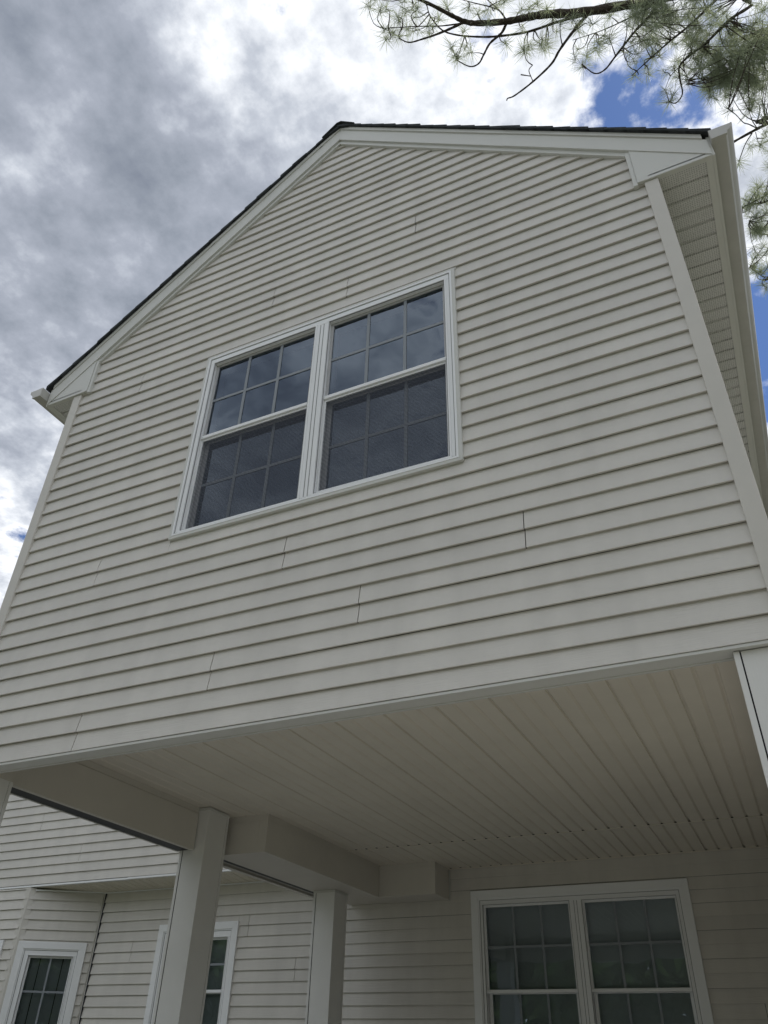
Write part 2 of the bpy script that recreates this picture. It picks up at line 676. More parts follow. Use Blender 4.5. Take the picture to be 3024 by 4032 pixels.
# roof shingles: courses running back from the rake, ends slightly ragged
roof = MB()
for sgn in (1, -1):
    pass
DEEP = 5.6
x0, x1 = CX - HALF - .01, CX + HALF + .01
roof.v += [(x0, -.02, rake(x0) + .184), (CX, -.02, ZB + .184), (x1, -.02, rake(x1) + .184), (x0, DEEP, rake(x0) + .184), (CX, DEEP, ZB + .184), (x1, DEEP, rake(x1) + .184)]
roof.f += [(0, 1, 4, 3), (1, 2, 5, 4)]
roof = roof.build('roof', 'shingle', house)
rnd = random.Random(5)
nrow = 24
for sgn in (1, -1):
    for r in range(nrow):
        t0, t1 = r / nrow, (r + 1) / nrow
        xa = CX + sgn * (HALF + .035) * (1 - t0)      # lower edge
        xb = CX + sgn * (HALF + .035) * (1 - t1) - sgn * 0.02
        yy = -0.052 - rnd.uniform(0, .008)
        th = 0.033 + rnd.uniform(-.002, .004)
        za, zb = rake(xa) + .1835, rake(xb) + .1835
        m = MB()
        ny = 7
        # butt edge a little uneven along the front few shingles
        pr = [(xa, za), (xa, za + th), (xb, zb + th * .62), (xb, zb)]
        rows = []
        for i in range(ny + 1):
            y = yy + (DEEP - yy) * (i / ny) ** 2
            w = rnd.uniform(-.004, .004)
            rows.append([len(m.v) + q for q in range(4)])
            m.v += [(x, y, z + (w if q in (1,) else 0)) for q, (x, z) in enumerate(pr)]
        for i in range(ny):
            A, B = rows[i], rows[i + 1]
            for q in range(4):
                m.f.append((A[q], A[(q + 1) % 4], B[(q + 1) % 4], B[q]))
        m.f.append(tuple(rows[0]))
        m.f.append(tuple(reversed(rows[-1])))
        m.build('shingle_course', 'shingle', roof)
for k in range(int(DEEP / .14)):
    y = -.066 + k * .14
    m = MB()
    for yy, lift in ((y, .014), (y + .17, .007)):
        m.v += [(CX - .15, yy, rake(CX - .15) + .196 + lift), (CX - .02, yy, ZB + .197 + lift), (CX + .02, yy, ZB + .197 + lift), (CX + .15, yy, rake(CX + .15) + .196 + lift)]
    m.f += [(0, 1, 5, 4), (1, 2, 6, 5), (2, 3, 7, 6)]
    o = m.build('ridge_cap', 'shingle', roof)
    sm = o.modifiers.new('thick', 'SOLIDIFY'); sm.thickness = 0.008; sm.offset = -1

# eaves: soffit, fascia, gutter on both sides
for sgn, nm in ((1, 'right'), (-1, 'left')):
    def X(x):                      # mirrored coordinate of a right-hand x
        return x if sgn > 0 else 2 * CX - x

    def xb(m, xa, xc, ya, yc, za, zc):
        a, c = sorted((X(xa), X(xc)))
        m.box(a, c, -yc, -ya, za, zc)
    m = MB()
    xb(m, 0.20, 0.535, -.024, 4.28, ZS + .022, ZS + .03)
    soff = m.build('eave_soffit', 'soffit_vinyl', house)
    m = MB(); xb(m, 0.505, 0.5405, -.0236, 4.28, ZS - .002, ZS + .02); m.build('soffit_channel', 'trim_coil', soff)
    m = MB(); xb(m, 0.1635, 0.5045, -.0236, .006, ZS - .0025, ZS + .02); m.build('soffit_channel', 'trim_coil', soff)
    m = MB(); xb(m, 0.541, 0.556, -.020, 4.28, ZS - .003, 3.03); m.build('eave_fascia', 'trim_coil', house)
    npn = 14
    for k in range(npn):
        m = MB()
        y0 = 0.005 + k * .3048
        for q in range(3):
            ya = y0 + q * .1016
            seam = (q == 2)
            # flat vented band, then a narrow stepped groove
            xa, xc = sorted((X(0.236), X(0.5045)))
            prof = [(ya, ZS + .003), (ya + .080, ZS + .003), (ya + .084, ZS + .015), (ya + .0965, ZS + .015), (ya + .1016, ZS + .003)]
            i0 = len(m.v)
            for (y, z) in prof:
                m.v += [(xa, y, z), (xc, y, z)]
            for i in range(len(prof) - 1):
                m.f.append((i0 + 2 * i, i0 + 2 * i + 1, i0 + 2 * i + 3, i0 + 2 * i + 2))
        m.build('soffit_panel', 'vented_vinyl', soff)
    # K-style gutter
    prof = [(.5575, 3.022), (.5575, 2.937), (.634, 2.937), (.641, 2.945), (.645, 2.962), (.662, 2.976), (.674, 2.988), (.679, 3.002), (.681, 3.020), (.674, 3.022), (.672, 3.012)]
    ys = -.062 if sgn > 0 else -.098
    dz = 0.0 if sgn > 0 else -.035
    m = MB()
    st = [ys, .6, 1.9, 3.1, 4.28]
    for y in st:
        m.v += [(X(x), y, z + dz) for x, z in prof]
    n = len(prof)
    for i in range(len(st) - 1):
        for q in range(n - 1):
            m.f.append((i * n + q, i * n + q + 1, (i + 1) * n + q + 1, (i + 1) * n + q))
    gut = m.build('gutter', 'gutter_metal', house)
    sm = gut.modifiers.new('thick', 'SOLIDIFY'); sm.thickness = 0.0015; sm.offset = 0
    m = MB()
    m.prism([(X(x), z + dz) for x, z in prof[:9]], -(ys + .0022), -(ys + .0010))
    m.build('end_cap', 'gutter_metal', gut)
    m = MB()
    m.prism([(X(x), z + dz) for x, z in ((.5575, 2.937), (.641, 2.937), (.641, 2.943), (.5575, 2.943))], -(ys + .012), -(ys - .0012))
    m.build('end_flange', 'gutter_metal', gut)

# side walls of the upper room
for sgn in (1, -1):
    xx = XR - .012 if sgn > 0 else XL + .012
    fr = ((xx - sgn * .0135, 0.0), (0, 1), (sgn, 0))
    m = MB(*fr); m.box(0.05, 4.3, -.16, -.05, 0.34, ZS); sw = m.build('side_wall', 'sheathing', house)
    siding(sw, fr, 0.0, 14, lambda z: 0.075, lambda z: 4.70 if sgn > 0 else 4.28, {}, [], seed=30 + sgn, zmax=ZS)

# header under the gable wall, its underside shows as a grey band
m = MB(); m.box(XL + .01, XR - .01, -.098, -.0005, -.014, -.002); m.build('bottom_trim', 'trim_coil', house)
m = MB(); m.box(XL + .012, XR - .012, -.098, -.082, -.018, -.0145); m.build('bottom_trim', 'trim_coil', house)
m = MB(); m.box(XL + .015, XR - .015, -.097, -.016, -.0015, 0.30); m.build('header', 'beam_wrap', house)


# ------------------------------------------------------------------ windows
def window(parent, fr, outer, units, zt, zb, zmeet, cas_w, cas_o, cas_mat, fr_w, cols, blind_mat, up_o=-.022, lo_o=-.052, mull_o=0.012, screen=False, cords=False):
    """outer = (s0,s1,z0,z1) of casing; units = clear openings [(s0,s1)], zt/zb head and sill of the opening"""
    s0, s1, z0, z1 = outer
    m = MB(*fr)
    # frame: head, sill, jambs and mullions as deep boxes, with a stepped outer lip
    a0, a1, b0, b1 = s0 + cas_w, s1 - cas_w, z0 + cas_w, z1 - cas_w
    us = sorted(units)
    m.box(a0, a1, -.125, mull_o, zt, b1)
    m.box(a0, a1, -.125, mull_o, b0, zb)
    edges = [a0] + [e for u in us for e in u] + [a1]
    for k in range(0, len(edges), 2):
        m.box(edges[k], edges[k + 1], -.125, mull_o - .0006, zb, zt)
    w = m.build('window', 'white_vinyl', parent, bevel=0.002)
    # inner stepped ridges
    m = MB(*fr)
    m.frame(a0 - .001, a1 + .001, b0 - .001, b1 + .001, .012, mull_o - .004, mull_o + .006)
    for u0, u1 in us:
        m.frame(u0 - .012, u1 + .012, zb - .010, zt + .010, .009, mull_o - .004, mull_o + .0045)
    m.build('frame_ridge', 'white_vinyl', w)
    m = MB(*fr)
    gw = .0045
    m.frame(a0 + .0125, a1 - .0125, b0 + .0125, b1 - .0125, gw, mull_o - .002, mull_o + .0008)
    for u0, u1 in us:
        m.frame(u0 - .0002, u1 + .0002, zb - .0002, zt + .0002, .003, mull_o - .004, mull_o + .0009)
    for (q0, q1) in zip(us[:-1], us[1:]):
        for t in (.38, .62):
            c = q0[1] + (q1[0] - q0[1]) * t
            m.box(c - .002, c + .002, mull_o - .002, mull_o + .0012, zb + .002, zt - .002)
    m.build('frame_groove_shade', 'groove_shadow', w)  # raised grey strips: shade of the frame grooves painted as colour
    m = MB(*fr)
    m.frame(s0, s1, z0, z1, cas_w, -.012, cas_o)
    m.build('casing', cas_mat, w, bevel=0.0025)
    for u0, u1 in us:
        # upper sash, outer track
        sw = .020
        m = MB(*fr)
        m.frame(u0, u1, zmeet - .004, zt, sw, up_o - .028, up_o)
        m.build('upper_sash', 'white_vinyl' if fr_w > .055 else 'shaded_sash', w)
        m = MB(*fr); m.box(u0 + .001, u1 - .001, up_o - .02, up_o + .016, zmeet - .012, zmeet + .012); m.build('meeting_rail', 'white_vinyl', w, bevel=.002)
        # lower sash, inner track
        m = MB(*fr)
        m.frame(u0 + .004, u1 - .004, zb, zmeet + .012, .030, lo_o - .028, lo_o)
        m.build('lower_sash', 'white_vinyl' if fr_w > .055 else 'shaded_sash', w)
        for (za, zc, oo, wd) in ((zmeet + .016, zt - sw, up_o - .008, sw), (zb + .03, zmeet - .018, lo_o - .008, .034)):
            m = MB(*fr)
            m.f.append((m.p(u0 + wd, oo, za), m.p(u1 - wd, oo, za), m.p(u1 - wd, oo, zc), m.p(u0 + wd, oo, zc)))
            pn = m.build('pane', 'window_glass', w, recalc=False)
            if pn.data.polygons[0].normal.dot(Vector((fr[2][0], fr[2][1], 0))) < 0:
                pn.data.flip_normals()
            gm = MB(*fr)
            for k in range(1, cols):
                c = u0 + wd + (u1 - u0 - 2 * wd) * k / cols
                gm.box(c - .010, c + .010, oo + .0005, oo + .004, za, zc)
            zc2 = (za + zc) / 2
            gm.box(u0 + wd, u1 - wd, oo + .0008, oo + .0037, zc2 - .010, zc2 + .010)
            gm.build('grille', 'grille', w)
        if screen:
            m = MB(*fr)
            m.frame(u0 + .001, u1 - .001, zb + .001, zmeet - .013, .014, mull_o - .030, mull_o - .022)
            m.build('screen_frame', 'white_vinyl', w)
            m = MB(*fr)
            m.f.append((m.p(u0 + .01, mull_o - .026, zb + .01), m.p(u1 - .01, mull_o - .026, zb + .01), m.p(u1 - .01, mull_o - .026, zmeet - .02), m.p(u0 + .01, mull_o - .026, zmeet - .02)))
            m.build('insect_screen', 'insect_screen', w)
        # closed blind behind the glass
        bm_ = MB(*fr)
        z = zb + .01
        while z < zt:
            q = [(u0 + .005, -.112, z), (u1 - .005, -.112, z), (u1 - .005, -.098, z + .027), (u0 + .005, -.098, z + .027)]
            bm_.f.append(tuple(bm_.p(*t) for t in q))
            z += .022
        bm_.build('blind', blind_mat, w)
        m = MB(*fr)
        m.box(u0, u1, -.124, -.121, zb, zt)
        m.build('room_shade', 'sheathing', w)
        if not cords:
            continue
        m = MB(*fr)
        for t in (.27, .78):
            c = u0 + (u1 - u0) * t
            m.box(c - .004, c + .004, -.098, -.094, zb, zt)
        m.build('blind_cord', 'cord', w)
    return w


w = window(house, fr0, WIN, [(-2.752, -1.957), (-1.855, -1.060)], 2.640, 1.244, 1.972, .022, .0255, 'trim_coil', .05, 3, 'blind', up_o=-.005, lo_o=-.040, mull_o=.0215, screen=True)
w['label'] = 'twin white double hung window in the gable wall'
# sloping head flashing of the twin window
m = MB(*fr0)
m.prism([(WIN[0] - .004, WIN[3] - .001), (WIN[1] + .004, WIN[3] - .001), (WIN[1] + .008, WIN[3] + .012), (WIN[0] - .001, WIN[3] + .006)], -.01, .012)
m.build('head_channel', 'trim_coil', w)
# insect screen track, slightly dropped on the right unit
m = MB(*fr0); m.prism([(-1.850, 1.252), (-1.066, 1.2455), (-1.066, 1.262), (-1.850, 1.270)], -.002, .006); m.build('screen_rail', 'white_vinyl', w)

# ------------------------------------------------------------------ lower storey behind the porch (wall plane)
YW = 4.715
frw = ((0, YW + .0135), (1, 0), (0, -1))
m = MB(*frw); m.box(-7.25, 3.2, -.30, -.20, GROUND, .335); lw = m.build('porch_back_wall', 'sheathing', house)
RW = (-2.740, -0.793, -1.52, 0.091)
MW = (-6.350, -5.317, -1.47, -0.057)
hole = lambda w: (w[0] + .01, w[1] - .01, w[2] + .01, w[3] - .01)
siding(lw, frw, -28 * E_, 16, lambda z: -7.235, lambda z: 3.2, {11: [-4.6], 9: [-0.4], 12: [-6.7], 13: [-5.2]}, [hole(RW), hole(MW)], seed=50, zmax=.325)
w = window(house, frw, RW, [(-2.630, -1.820), (-1.712, -0.905)], -.030, -1.40, -.715, .070, .030, 'white_vinyl', .07, 3, 'blind_pale', up_o=-.012, lo_o=-.045, mull_o=.016)
w['label'] = 'twin white window in the shaded wall under the porch'
w = window(house, frw, MW, [(-6.225, -5.437)], -.200, -1.33, -.685, .070, .030, 'white_vinyl', .07, 3, 'blind_pale', up_o=-.012, lo_o=-.045, mull_o=.016)
w['label'] = 'white window partly hidden by the porch post'

# ---- upper storey wall left of the gable, over a shallow overhang
YU = 4.30
fru = ((0, YU + .0135), (1, 0), (0, -1))
m = MB(*fru); m.box(-9.6, -4.12, -.20, -.10, .37, ZS + .05); uw = m.build('upper_wall', 'sheathing', house)
siding(uw, fru, .368, 13, lambda z: -9.6, lambda z: -4.115, {0: [-8.6], 1: [-7.36], 2: [-6.2], 3: [-8.1]}, [], seed=70, zmax=ZS + .05)
m = MB(*fru); m.box(-9.6, -6.55, -.03, .016, .344, .3625); m.build('overhang_trim', 'white_vinyl', house)
m = MB(*fru); m.box(-6.56, -4.12, -.03, .018, .346, .3645); m.build('overhang_trim', 'white_vinyl', house)
m = MB(); m.v += [(-9.6, YU, .375), (-4.12, YU, .375), (-4.12, YW, .345), (-9.6, YW, .345)]; m.f += [(0, 1, 2, 3)]
osf = m.build('overhang_soffit', 'soffit_vinyl', house)
for k in range(13):
    m = MB()
    for q in range(3):
        xa = -4.13 - (k * 3 + q) * .1016
        if xa < -8.05:
            continue
        prof = [(xa, 0), (xa - .082, 0), (xa - .086, .010), (xa - .097, .010), (xa - .1016, 0)]
        i0 = len(m.v)
        for x, dz in prof:
            yl = YU + .016
            yf_ = YW - .005
            m.v += [(x, yl, .347 + dz), (x, yf_, .312 + dz)]
        for i in range(len(prof) - 1):
            m.f.append((i0 + 2 * i, i0 + 2 * i + 1, i0 + 2 * i + 3, i0 + 2 * i + 2))
    if m.f:
        m.build('soffit_panel', 'soffit_vinyl', osf)
m = MB(*frw); m.box(-7.24, -4.12, .010, .030, .300, .3105); m.build('wall_channel', 'white_vinyl', house)

# ---- bay: front wall flush with the upper wall, angled side with a window
frb = ((0, YU + .0135), (1, 0), (0, -1))
m = MB(*frb); m.box(-9.6, -8.02, -.20, -.14, GROUND, .343); bw = m.build('bay_front_wall', 'sheathing', house)
BW = (-9.25, -8.195, -1.50, -.195)
siding(bw, frb, .17 * E_ - 28 * E_, 16, lambda z: -9.6, lambda z: -8.03, {}, [hole(BW)], seed=80, zmax=.343)
w = window(house, frb, BW, [(-9.13, -8.315)], -.34, -1.36, -.80, .070, .030, 'white_vinyl', .07, 3, 'blind_pale', up_o=-.012, lo_o=-.045, mull_o=.016)
w['label'] = 'white window on the front of the bay at the left edge'
A = Vector((-7.25, YW)); Bc = Vector((-8.0, YU))
dv = (Bc - A).normalized()
nv = Vector((dv.y, -dv.x))
if nv.y > 0:
    nv = -nv
LEN = (Bc - A).length
fra = ((A.x - nv.x * .0135, A.y - nv.y * .0135), (dv.x, dv.y), (nv.x, nv.y))
m = MB(*fra); m.box(0.0, LEN, -.20, -.14, GROUND, .335); aw = m.build('bay_side_wall', 'sheathing', house)
AW = (0.073, 0.828, -1.55, -.208)
siding(aw, fra, .11 * E_ - 28 * E_, 16, lambda z: 0.012, lambda z: LEN - .02, {}, [hole(AW)], seed=90, zmax=.33)
w = window(house, fra, AW, [(0.200, 0.690)], -.345, -1.42, -1.02, .072, .030, 'white_vinyl', .07, 2, 'blind_pale', up_o=-.012, lo_o=-.045, mull_o=.016, cords=True)
w['label'] = 'white window with pulled blind on the angled side of the bay'
# corner boards of the bay
m = MB(*frb); m.box(-8.072, -7.996, -.03, .012, GROUND, .3435); m.build('corner_board', 'corner_vinyl', house, bevel=.003)
m = MB(*fra); m.box(LEN - .068, LEN + .003, -.03, .012, GROUND, .335); m.build('corner_board', 'corner_vinyl', house, bevel=.003)
m = MB(*fra); m.box(0.002, 0.030, -.02, .009, GROUND, .312); m.build('inside_corner', 'corner_vinyl', house)
m = MB(*frw); m.box(-7.250, -7.226, -.02, .009, GROUND, .308); m.build('inside_corner', 'corner_vinyl', house)
m = MB(*frw); m.box(-7.2256, -7.2150, -.02, .0225, GROUND, .306); m.build('corner_strip', 'near_black', house)  # near-black strip set proud along the inside corner
m = MB(*fra); m.box(0.0, LEN - .07, .010, .028, .306, .317); m.build('wall_channel', 'white_vinyl', house)

# main roof over the rest of the house
m = MB()
E0, E1 = 4.0, 11.4
zr = ZS + .2 + (7.7 - E0) * .62
for yy, z in ((E0, ZS + .2), (7.7, zr), (E1, ZS + .2)):
    m.v += [(-9.95, yy, z), (3.5, yy, z)]
m.f += [(0, 1, 3, 2), (2, 3, 5, 4)]
o = m.build('main_roof', 'shingle', house)
sm = o.modifiers.new('thick', 'SOLIDIFY'); sm.thickness = 0.10; sm.offset = -1
m = MB(); m.v += [(-9.6, YU + .1, GROUND), (-9.6, 11.0, GROUND), (-9.6, 11.0, ZS + .1), (-9.6, 7.7, zr - .2), (-9.6, YU + .1, ZS + .1)]; m.f += [(0, 1, 2, 3, 4)]
m.build('end_wall', 'vinyl_siding', house)
m = MB(); m.v += [(3.2, YW, GROUND), (3.2, 11.0, GROUND), (3.2, 11.0, ZS + .1), (3.2, 7.7, zr - .2), (3.2, YW, ZS + .1)]; m.f += [(0, 1, 2, 3, 4)]
m.build('end_wall', 'vinyl_siding', house)
m = MB(); m.box(-9.6, 3.2, -11.01, -11.0, GROUND, ZS + .1); m.build('rear_wall', 'vinyl_siding', house)
m = MB(*frw); m.box(XR, 3.2, -.20, -.10, .33, ZS + .1); u2 = m.build('upper_wall', 'sheathing', house)
siding(u2, frw, .325, 13, lambda z: XR, lambda z: 3.2, {}, [], seed=95, zmax=ZS + .05)
m = MB(); m.box(-9.9, 3.45, -4.75, -4.02, ZS + .02, ZS + .05); m.build('main_soffit', 'soffit_vinyl', house)

# ------------------------------------------------------------------ porch ceiling, beams, posts
ZC = 0.30
m = MB(); m.box(-4.06, 0.22, -(YW - .01), -.10, ZC + .03, ZC + .05)
ceil = m.build('porch_ceiling', 'sheathing', house)
YH = 3.705
SEAM0 = -0.595 + .3048 * 3
shade_m = MB()
for (ya, yb) in ((.10, YH - .004), (YH + .012, YW - .012)):
    for k in range(15):
        m = MB()
        xr_ = SEAM0 - k * .3048
        if xr_ < -3.95:
            continue
        for q in range(3):
            xa = xr_ - q * .1016
            if xa > 0.24 or xa < -4.0:
                continue
            if q == 0:     # locked seam between two panels: deeper and darker
                prof = [(xa, .012), (xa - .003, .012), (xa - .007, .001), (xa - .0125, 0), (xa - .0885, 0), (xa - .092, .0105)]
            elif q == 1:
                prof = [(xa + .0096, .0105), (xa + .004, .0105), (xa - .010, 0), (xa - .0885, 0), (xa - .092, .0105)]
            else:
                prof = [(xa + .0096, .0105), (xa + .004, .0105), (xa - .010, 0), (xa - .0895, 0), (xa - .0925, .013), (xa - .1016, .013)]
            i0 = len(m.v)
            for x, dz in prof:
                for y in (ya, (ya + yb) / 2, yb):
                    sag = mnoise.noise(Vector((x * 2.0, y * 1.2, 4.0))) * .0012
                    m.v.append((x, y, ZC + dz + sag))
            for i in range(len(prof) - 1):
                for j in range(2):
                    m.f.append((i0 + 3 * i + j, i0 + 3 * i + j + 1, i0 + 3 * i + j + 4, i0 + 3 * i + j + 3))
            # near-black plate: shade of the open groove end, painted as colour
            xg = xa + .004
            shade_m.v += [(xg - .010, yb - .0125, ZC - .0012), (xg + .010, yb - .0125, ZC - .0012), (xg, yb - .030, ZC - .001),
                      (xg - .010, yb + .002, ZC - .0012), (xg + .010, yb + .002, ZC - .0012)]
            n0 = len(shade_m.v) - 5
            shade_m.f += [(n0, n0 + 1, n0 + 2), (n0, n0 + 1, n0 + 4, n0 + 3)]
        if m.f:
            m.build('ceiling_panel', 'soffit_vinyl', ceil)
o = shade_m.build('groove_shade', 'gap_shade', ceil)
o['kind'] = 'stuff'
m = MB(); m.box(-3.93, .22, -(YH + .010), -(YH - .002), ZC - .006, ZC + .02); m.build('cross_channel', 'soffit_vinyl', ceil)
m = MB(); m.box(-2.955, .22, -(YW + .002), -(YW - .012), ZC - .008, ZC + .02); m.build('wall_channel', 'soffit_vinyl', ceil)
m = MB(); m.box(-3.93, .22, -.125, -.0985, ZC - .006, ZC + .02); m.build('wall_channel', 'soffit_vinyl', ceil)


def beam(x0, x1, y0, y1, zb, zt, strip_left=True):
    m = MB()
    m.box(x0, x1, -y1, -y0, zb, zt)
    o = m.build('beam', 'beam_wrap', house, bevel=.004)
    return o


# left beam from the front post to the middle post
b1 = beam(-4.075, -3.945, .10, 2.046, .012, ZC + .01)
m = MB(); m.box(-3.9448, -3.928, -2.044, -.101, -.004, ZC - .045); m.build('beam_face', 'beam_wrap', b1, bevel=.003)
m = MB(); m.box(-3.9448, -3.932, -2.043, -.101, ZC - .043, ZC - .0005); m.build('beam_top_channel', 'beam_wrap', b1)
m = MB(); m.box(-4.074, -3.9455, -2.044, -.101, -.0005, .0115); m.build('beam_underside', 'near_black', b1)
m = MB(); m.box(-4.085, -4.0745, -2.044, -.101, -.004, .06); m.build('beam_lip', 'trim_coil', b1)
m = MB(); m.box(-3.962, -3.9455, -2.044, -.101, -.004, -.0007); m.build('beam_lip', 'beam_wrap', b1, bevel=.0015)
# second beam, wider, stepping right to the wall
b2 = beam(-4.005, -3.531, 2.384, 4.36, .028, ZC + .01)
m = MB(); m.box(-3.60, -3.5265, -4.36, -2.3795, .024, ZC - .045); m.box(-4.0, -3.6005, -2.43, -2.3795, .024, ZC - .045); m.build('beam_face', 'beam_wrap', b2, bevel=.002)
m = MB(); m.box(-4.045, -4.006, -4.30, -2.386, .030, .10); m.build('beam_strip', 'near_black', b2)  # near-black strip along the left edge of the beam
m = MB(); m.box(-4.060, -4.0455, -4.30, -2.386, .026, .10); m.build('beam_lip', 'trim_coil', b2)
b3 = beam(-3.529, -2.957, 4.362, YW - .006, .028, ZC + .01)
m = MB(); m.box(-3.526, -2.9525, -(YW - .016), -4.3575, .025, ZC - .045); m.build('beam_face', 'beam_wrap', b3, bevel=.002)
m = MB(); m.box(-4.005, -3.5295, -(YW - .006), -4.361, .030, ZC + .01); m.build('beam_end', 'beam_wrap', b3)
m = MB(); m.box(-2.9520, -2.942, -(YW - .002), -(YW - .014), .018, ZC - .01); m.build('beam_end_channel', 'trim_coil', b3)
# right hand beam
b4 = beam(.088, .235, .101, YW - .006, 0.0, ZC + .01)
frs = ((.2185, 0.0), (0, 1), (-1, 0))
m = MB(*frs); m.box(2.0, YW - .02, -.06, -.03, GROUND, -.002); ps = m.build('added_side_wall', 'sheathing', house)  # unseen wall added to keep light off the posts' right faces
siding(ps, frs, -28 * E_, 14, lambda z: 1.99, lambda z: YW - .02, {}, [], seed=99, zmax=-.003)
# bit of side wall cladding closing the left side above the beams
m = MB(); m.box(-4.075, -4.01, -4.30, -2.05, ZC - .02, ZC + .04); m.build('beam_end', 'beam_wrap', house)


def post(x0, x1, y0, y1, ztop):
    zb = GROUND + .05
    m = MB(); m.box(x0 + .007, x1 - .007, -(y1 - .007), -(y0 + .007), zb, ztop - .001)
    p = m.build('porch_post', 'gap_shade', house)  # core near-black: shade between trim and panels put into its colour
    t = .004
    w_ = .021
    for (sx, sy) in ((0, 0), (1, 0), (0, 1), (1, 1)):
        m = MB()
        xa = x0 if sx == 0 else x1 - w_
        yb_ = y0 if sy == 0 else y1 - t
        m.box(xa, xa + w_, -(yb_ + t), -yb_, zb, ztop)
        xb_ = x0 if sx == 0 else x1 - t
        ya = y0 + t if sy == 0 else y1 - w_
        m.box(xb_, xb_ + t, -(ya + w_ - t), -ya, zb, ztop)
        m.build('post_corner', 'post_vinyl', p)
    g = .0035
    m = MB()
    m.box(x0 + w_ + g + .002, x1 - w_ - .0015, -(y0 + .008), -(y0 + .0035), zb, ztop)
    m.build('post_panel', 'post_vinyl', p)
    m = MB()
    m.box(x1 - .0065, x1 - .0035, -(y1 - w_ - .0015), -(y0 + w_ + .0015), zb, ztop)
    m.box(x0 + .0015, x0 + .006, -(y1 - w_ - .0005), -(y0 + w_ + .0005), zb, ztop)
    m.box(x0 + w_, x1 - w_, -(y1 - .0015), -(y1 - .006), zb, ztop)
    m.build('post_panel', 'post_vinyl', p)
    if y0 < 1:
        return p
    m = MB()
    m.box(x0 - .002, x1 + .002, -(y0 + .004), -(y0 - .002), ztop - .020, ztop - .0008)
    m.box(x1 - .004, x1 + .0025, -(y1 + .002), -(y0 - .0015), ztop - .0195, ztop - .0012)
    m.build('post_cap', 'trim_coil', p)
    return p


p1 = post(-4.056, -3.838, 2.048, 2.304, ZC - .004)
p1['label'] = 'middle porch post carrying both beams'
p2 = post(-3.968, -3.748, 3.905, 4.150, .0275)
p2['label'] = 'far porch post under the second beam'
p3 = post(-4.058, -3.840, .016, .250, -.0185)
p3['label'] = 'front porch post at the left edge of the photo'
p4 = post(.003, .222, .022, .250, -.0185)
p4['label'] = 'front porch post at the right edge, pale wood grain face'
m = MB(); m.box(-4.053, -3.842, -.245, -.101, -.018, ZC); m.build('post_head', 'beam_wrap', house)
m = MB(); m.box(.006, .219, -.245, -.101, -.018, ZC); m.build('post_head', 'beam_wrap', house)


# ------------------------------------------------------------------ pine tree
def at(u, v, dist):
    """world point seen at source pixel (u, v) at a distance from the camera"""
    d = ROT @ Vector(((u - 1512) / FPX, -(v - 2016) / FPX, -1.0))
    return CAM + d.normalized() * dist


pine_base = Vector((7.6, 2.6, GROUND))
pine = empty('pine_tree', pine_base)
tag(pine, 'long needled pine tree whose branches reach over the roof from the right', 'tree')


def tube(m, pts, radii, seg=6):
    rings = []
    for i, q in enumerate(pts):
        t = (pts[min(i + 1, len(pts) - 1)] - pts[max(i - 1, 0)]).normalized()
        a = t.cross(Vector((0, 0, 1)))
        if a.length < 1e-3:
            a = Vector((1, 0, 0))
        a.normalize()
        c = t.cross(a)
        row = []
        for k in range(seg):
            an = 2 * math.pi * k / seg
            row.append(len(m.v))
            m.v.append(tuple(q + (a * math.cos(an) + c * math.sin(an)) * radii[i]))
        rings.append(row)
    for r0, r1 in zip(rings[:-1], rings[1:]):
        for k in range(seg):
            m.f.append((r0[k], r0[(k + 1) % seg], r1[(k + 1) % seg], r1[k]))
    m.f.append(tuple(rings[-1]))


def spline(pts, n=5):
    out = []
    P_ = [pts[0]] + list(pts) + [pts[-1]]
    for i in range(1, len(P_) - 2):
        for k in range(n):
            t = k / n
            a, b_, c, d = P_[i - 1], P_[i], P_[i + 1], P_[i + 2]
            out.append(0.5 * ((2 * b_) + (c - a) * t + (2 * a - 5 * b_ + 4 * c - d) * t * t + (3 * b_ - a - 3 * c + d) * t ** 3))
    out.append(pts[-1])
    return out


rp = random.Random(11)
tm = MB()
tp = [pine_base + Vector((0, 0, -.1))]
for k in range(1, 15):
    tp.append(pine_base + Vector((mnoise.noise(Vector((k * .4, 0, 2))) * .25, mnoise.noise(Vector((k * .4, 5, 2))) * .25, k * 1.05)))
tube(tm, spline(tp, 3), [0.24 * (1 - i / 46) + .02 for i in range(len(spline(tp, 3)))], 12)
tm.build('trunk', 'bark', pine, smooth=True)


def trunk_at(z):
    k = (z - GROUND) / 1.05
    i = max(1, min(13, int(k)))
    return tp[i].lerp(tp[i + 1], min(1, max(0, k - i)))


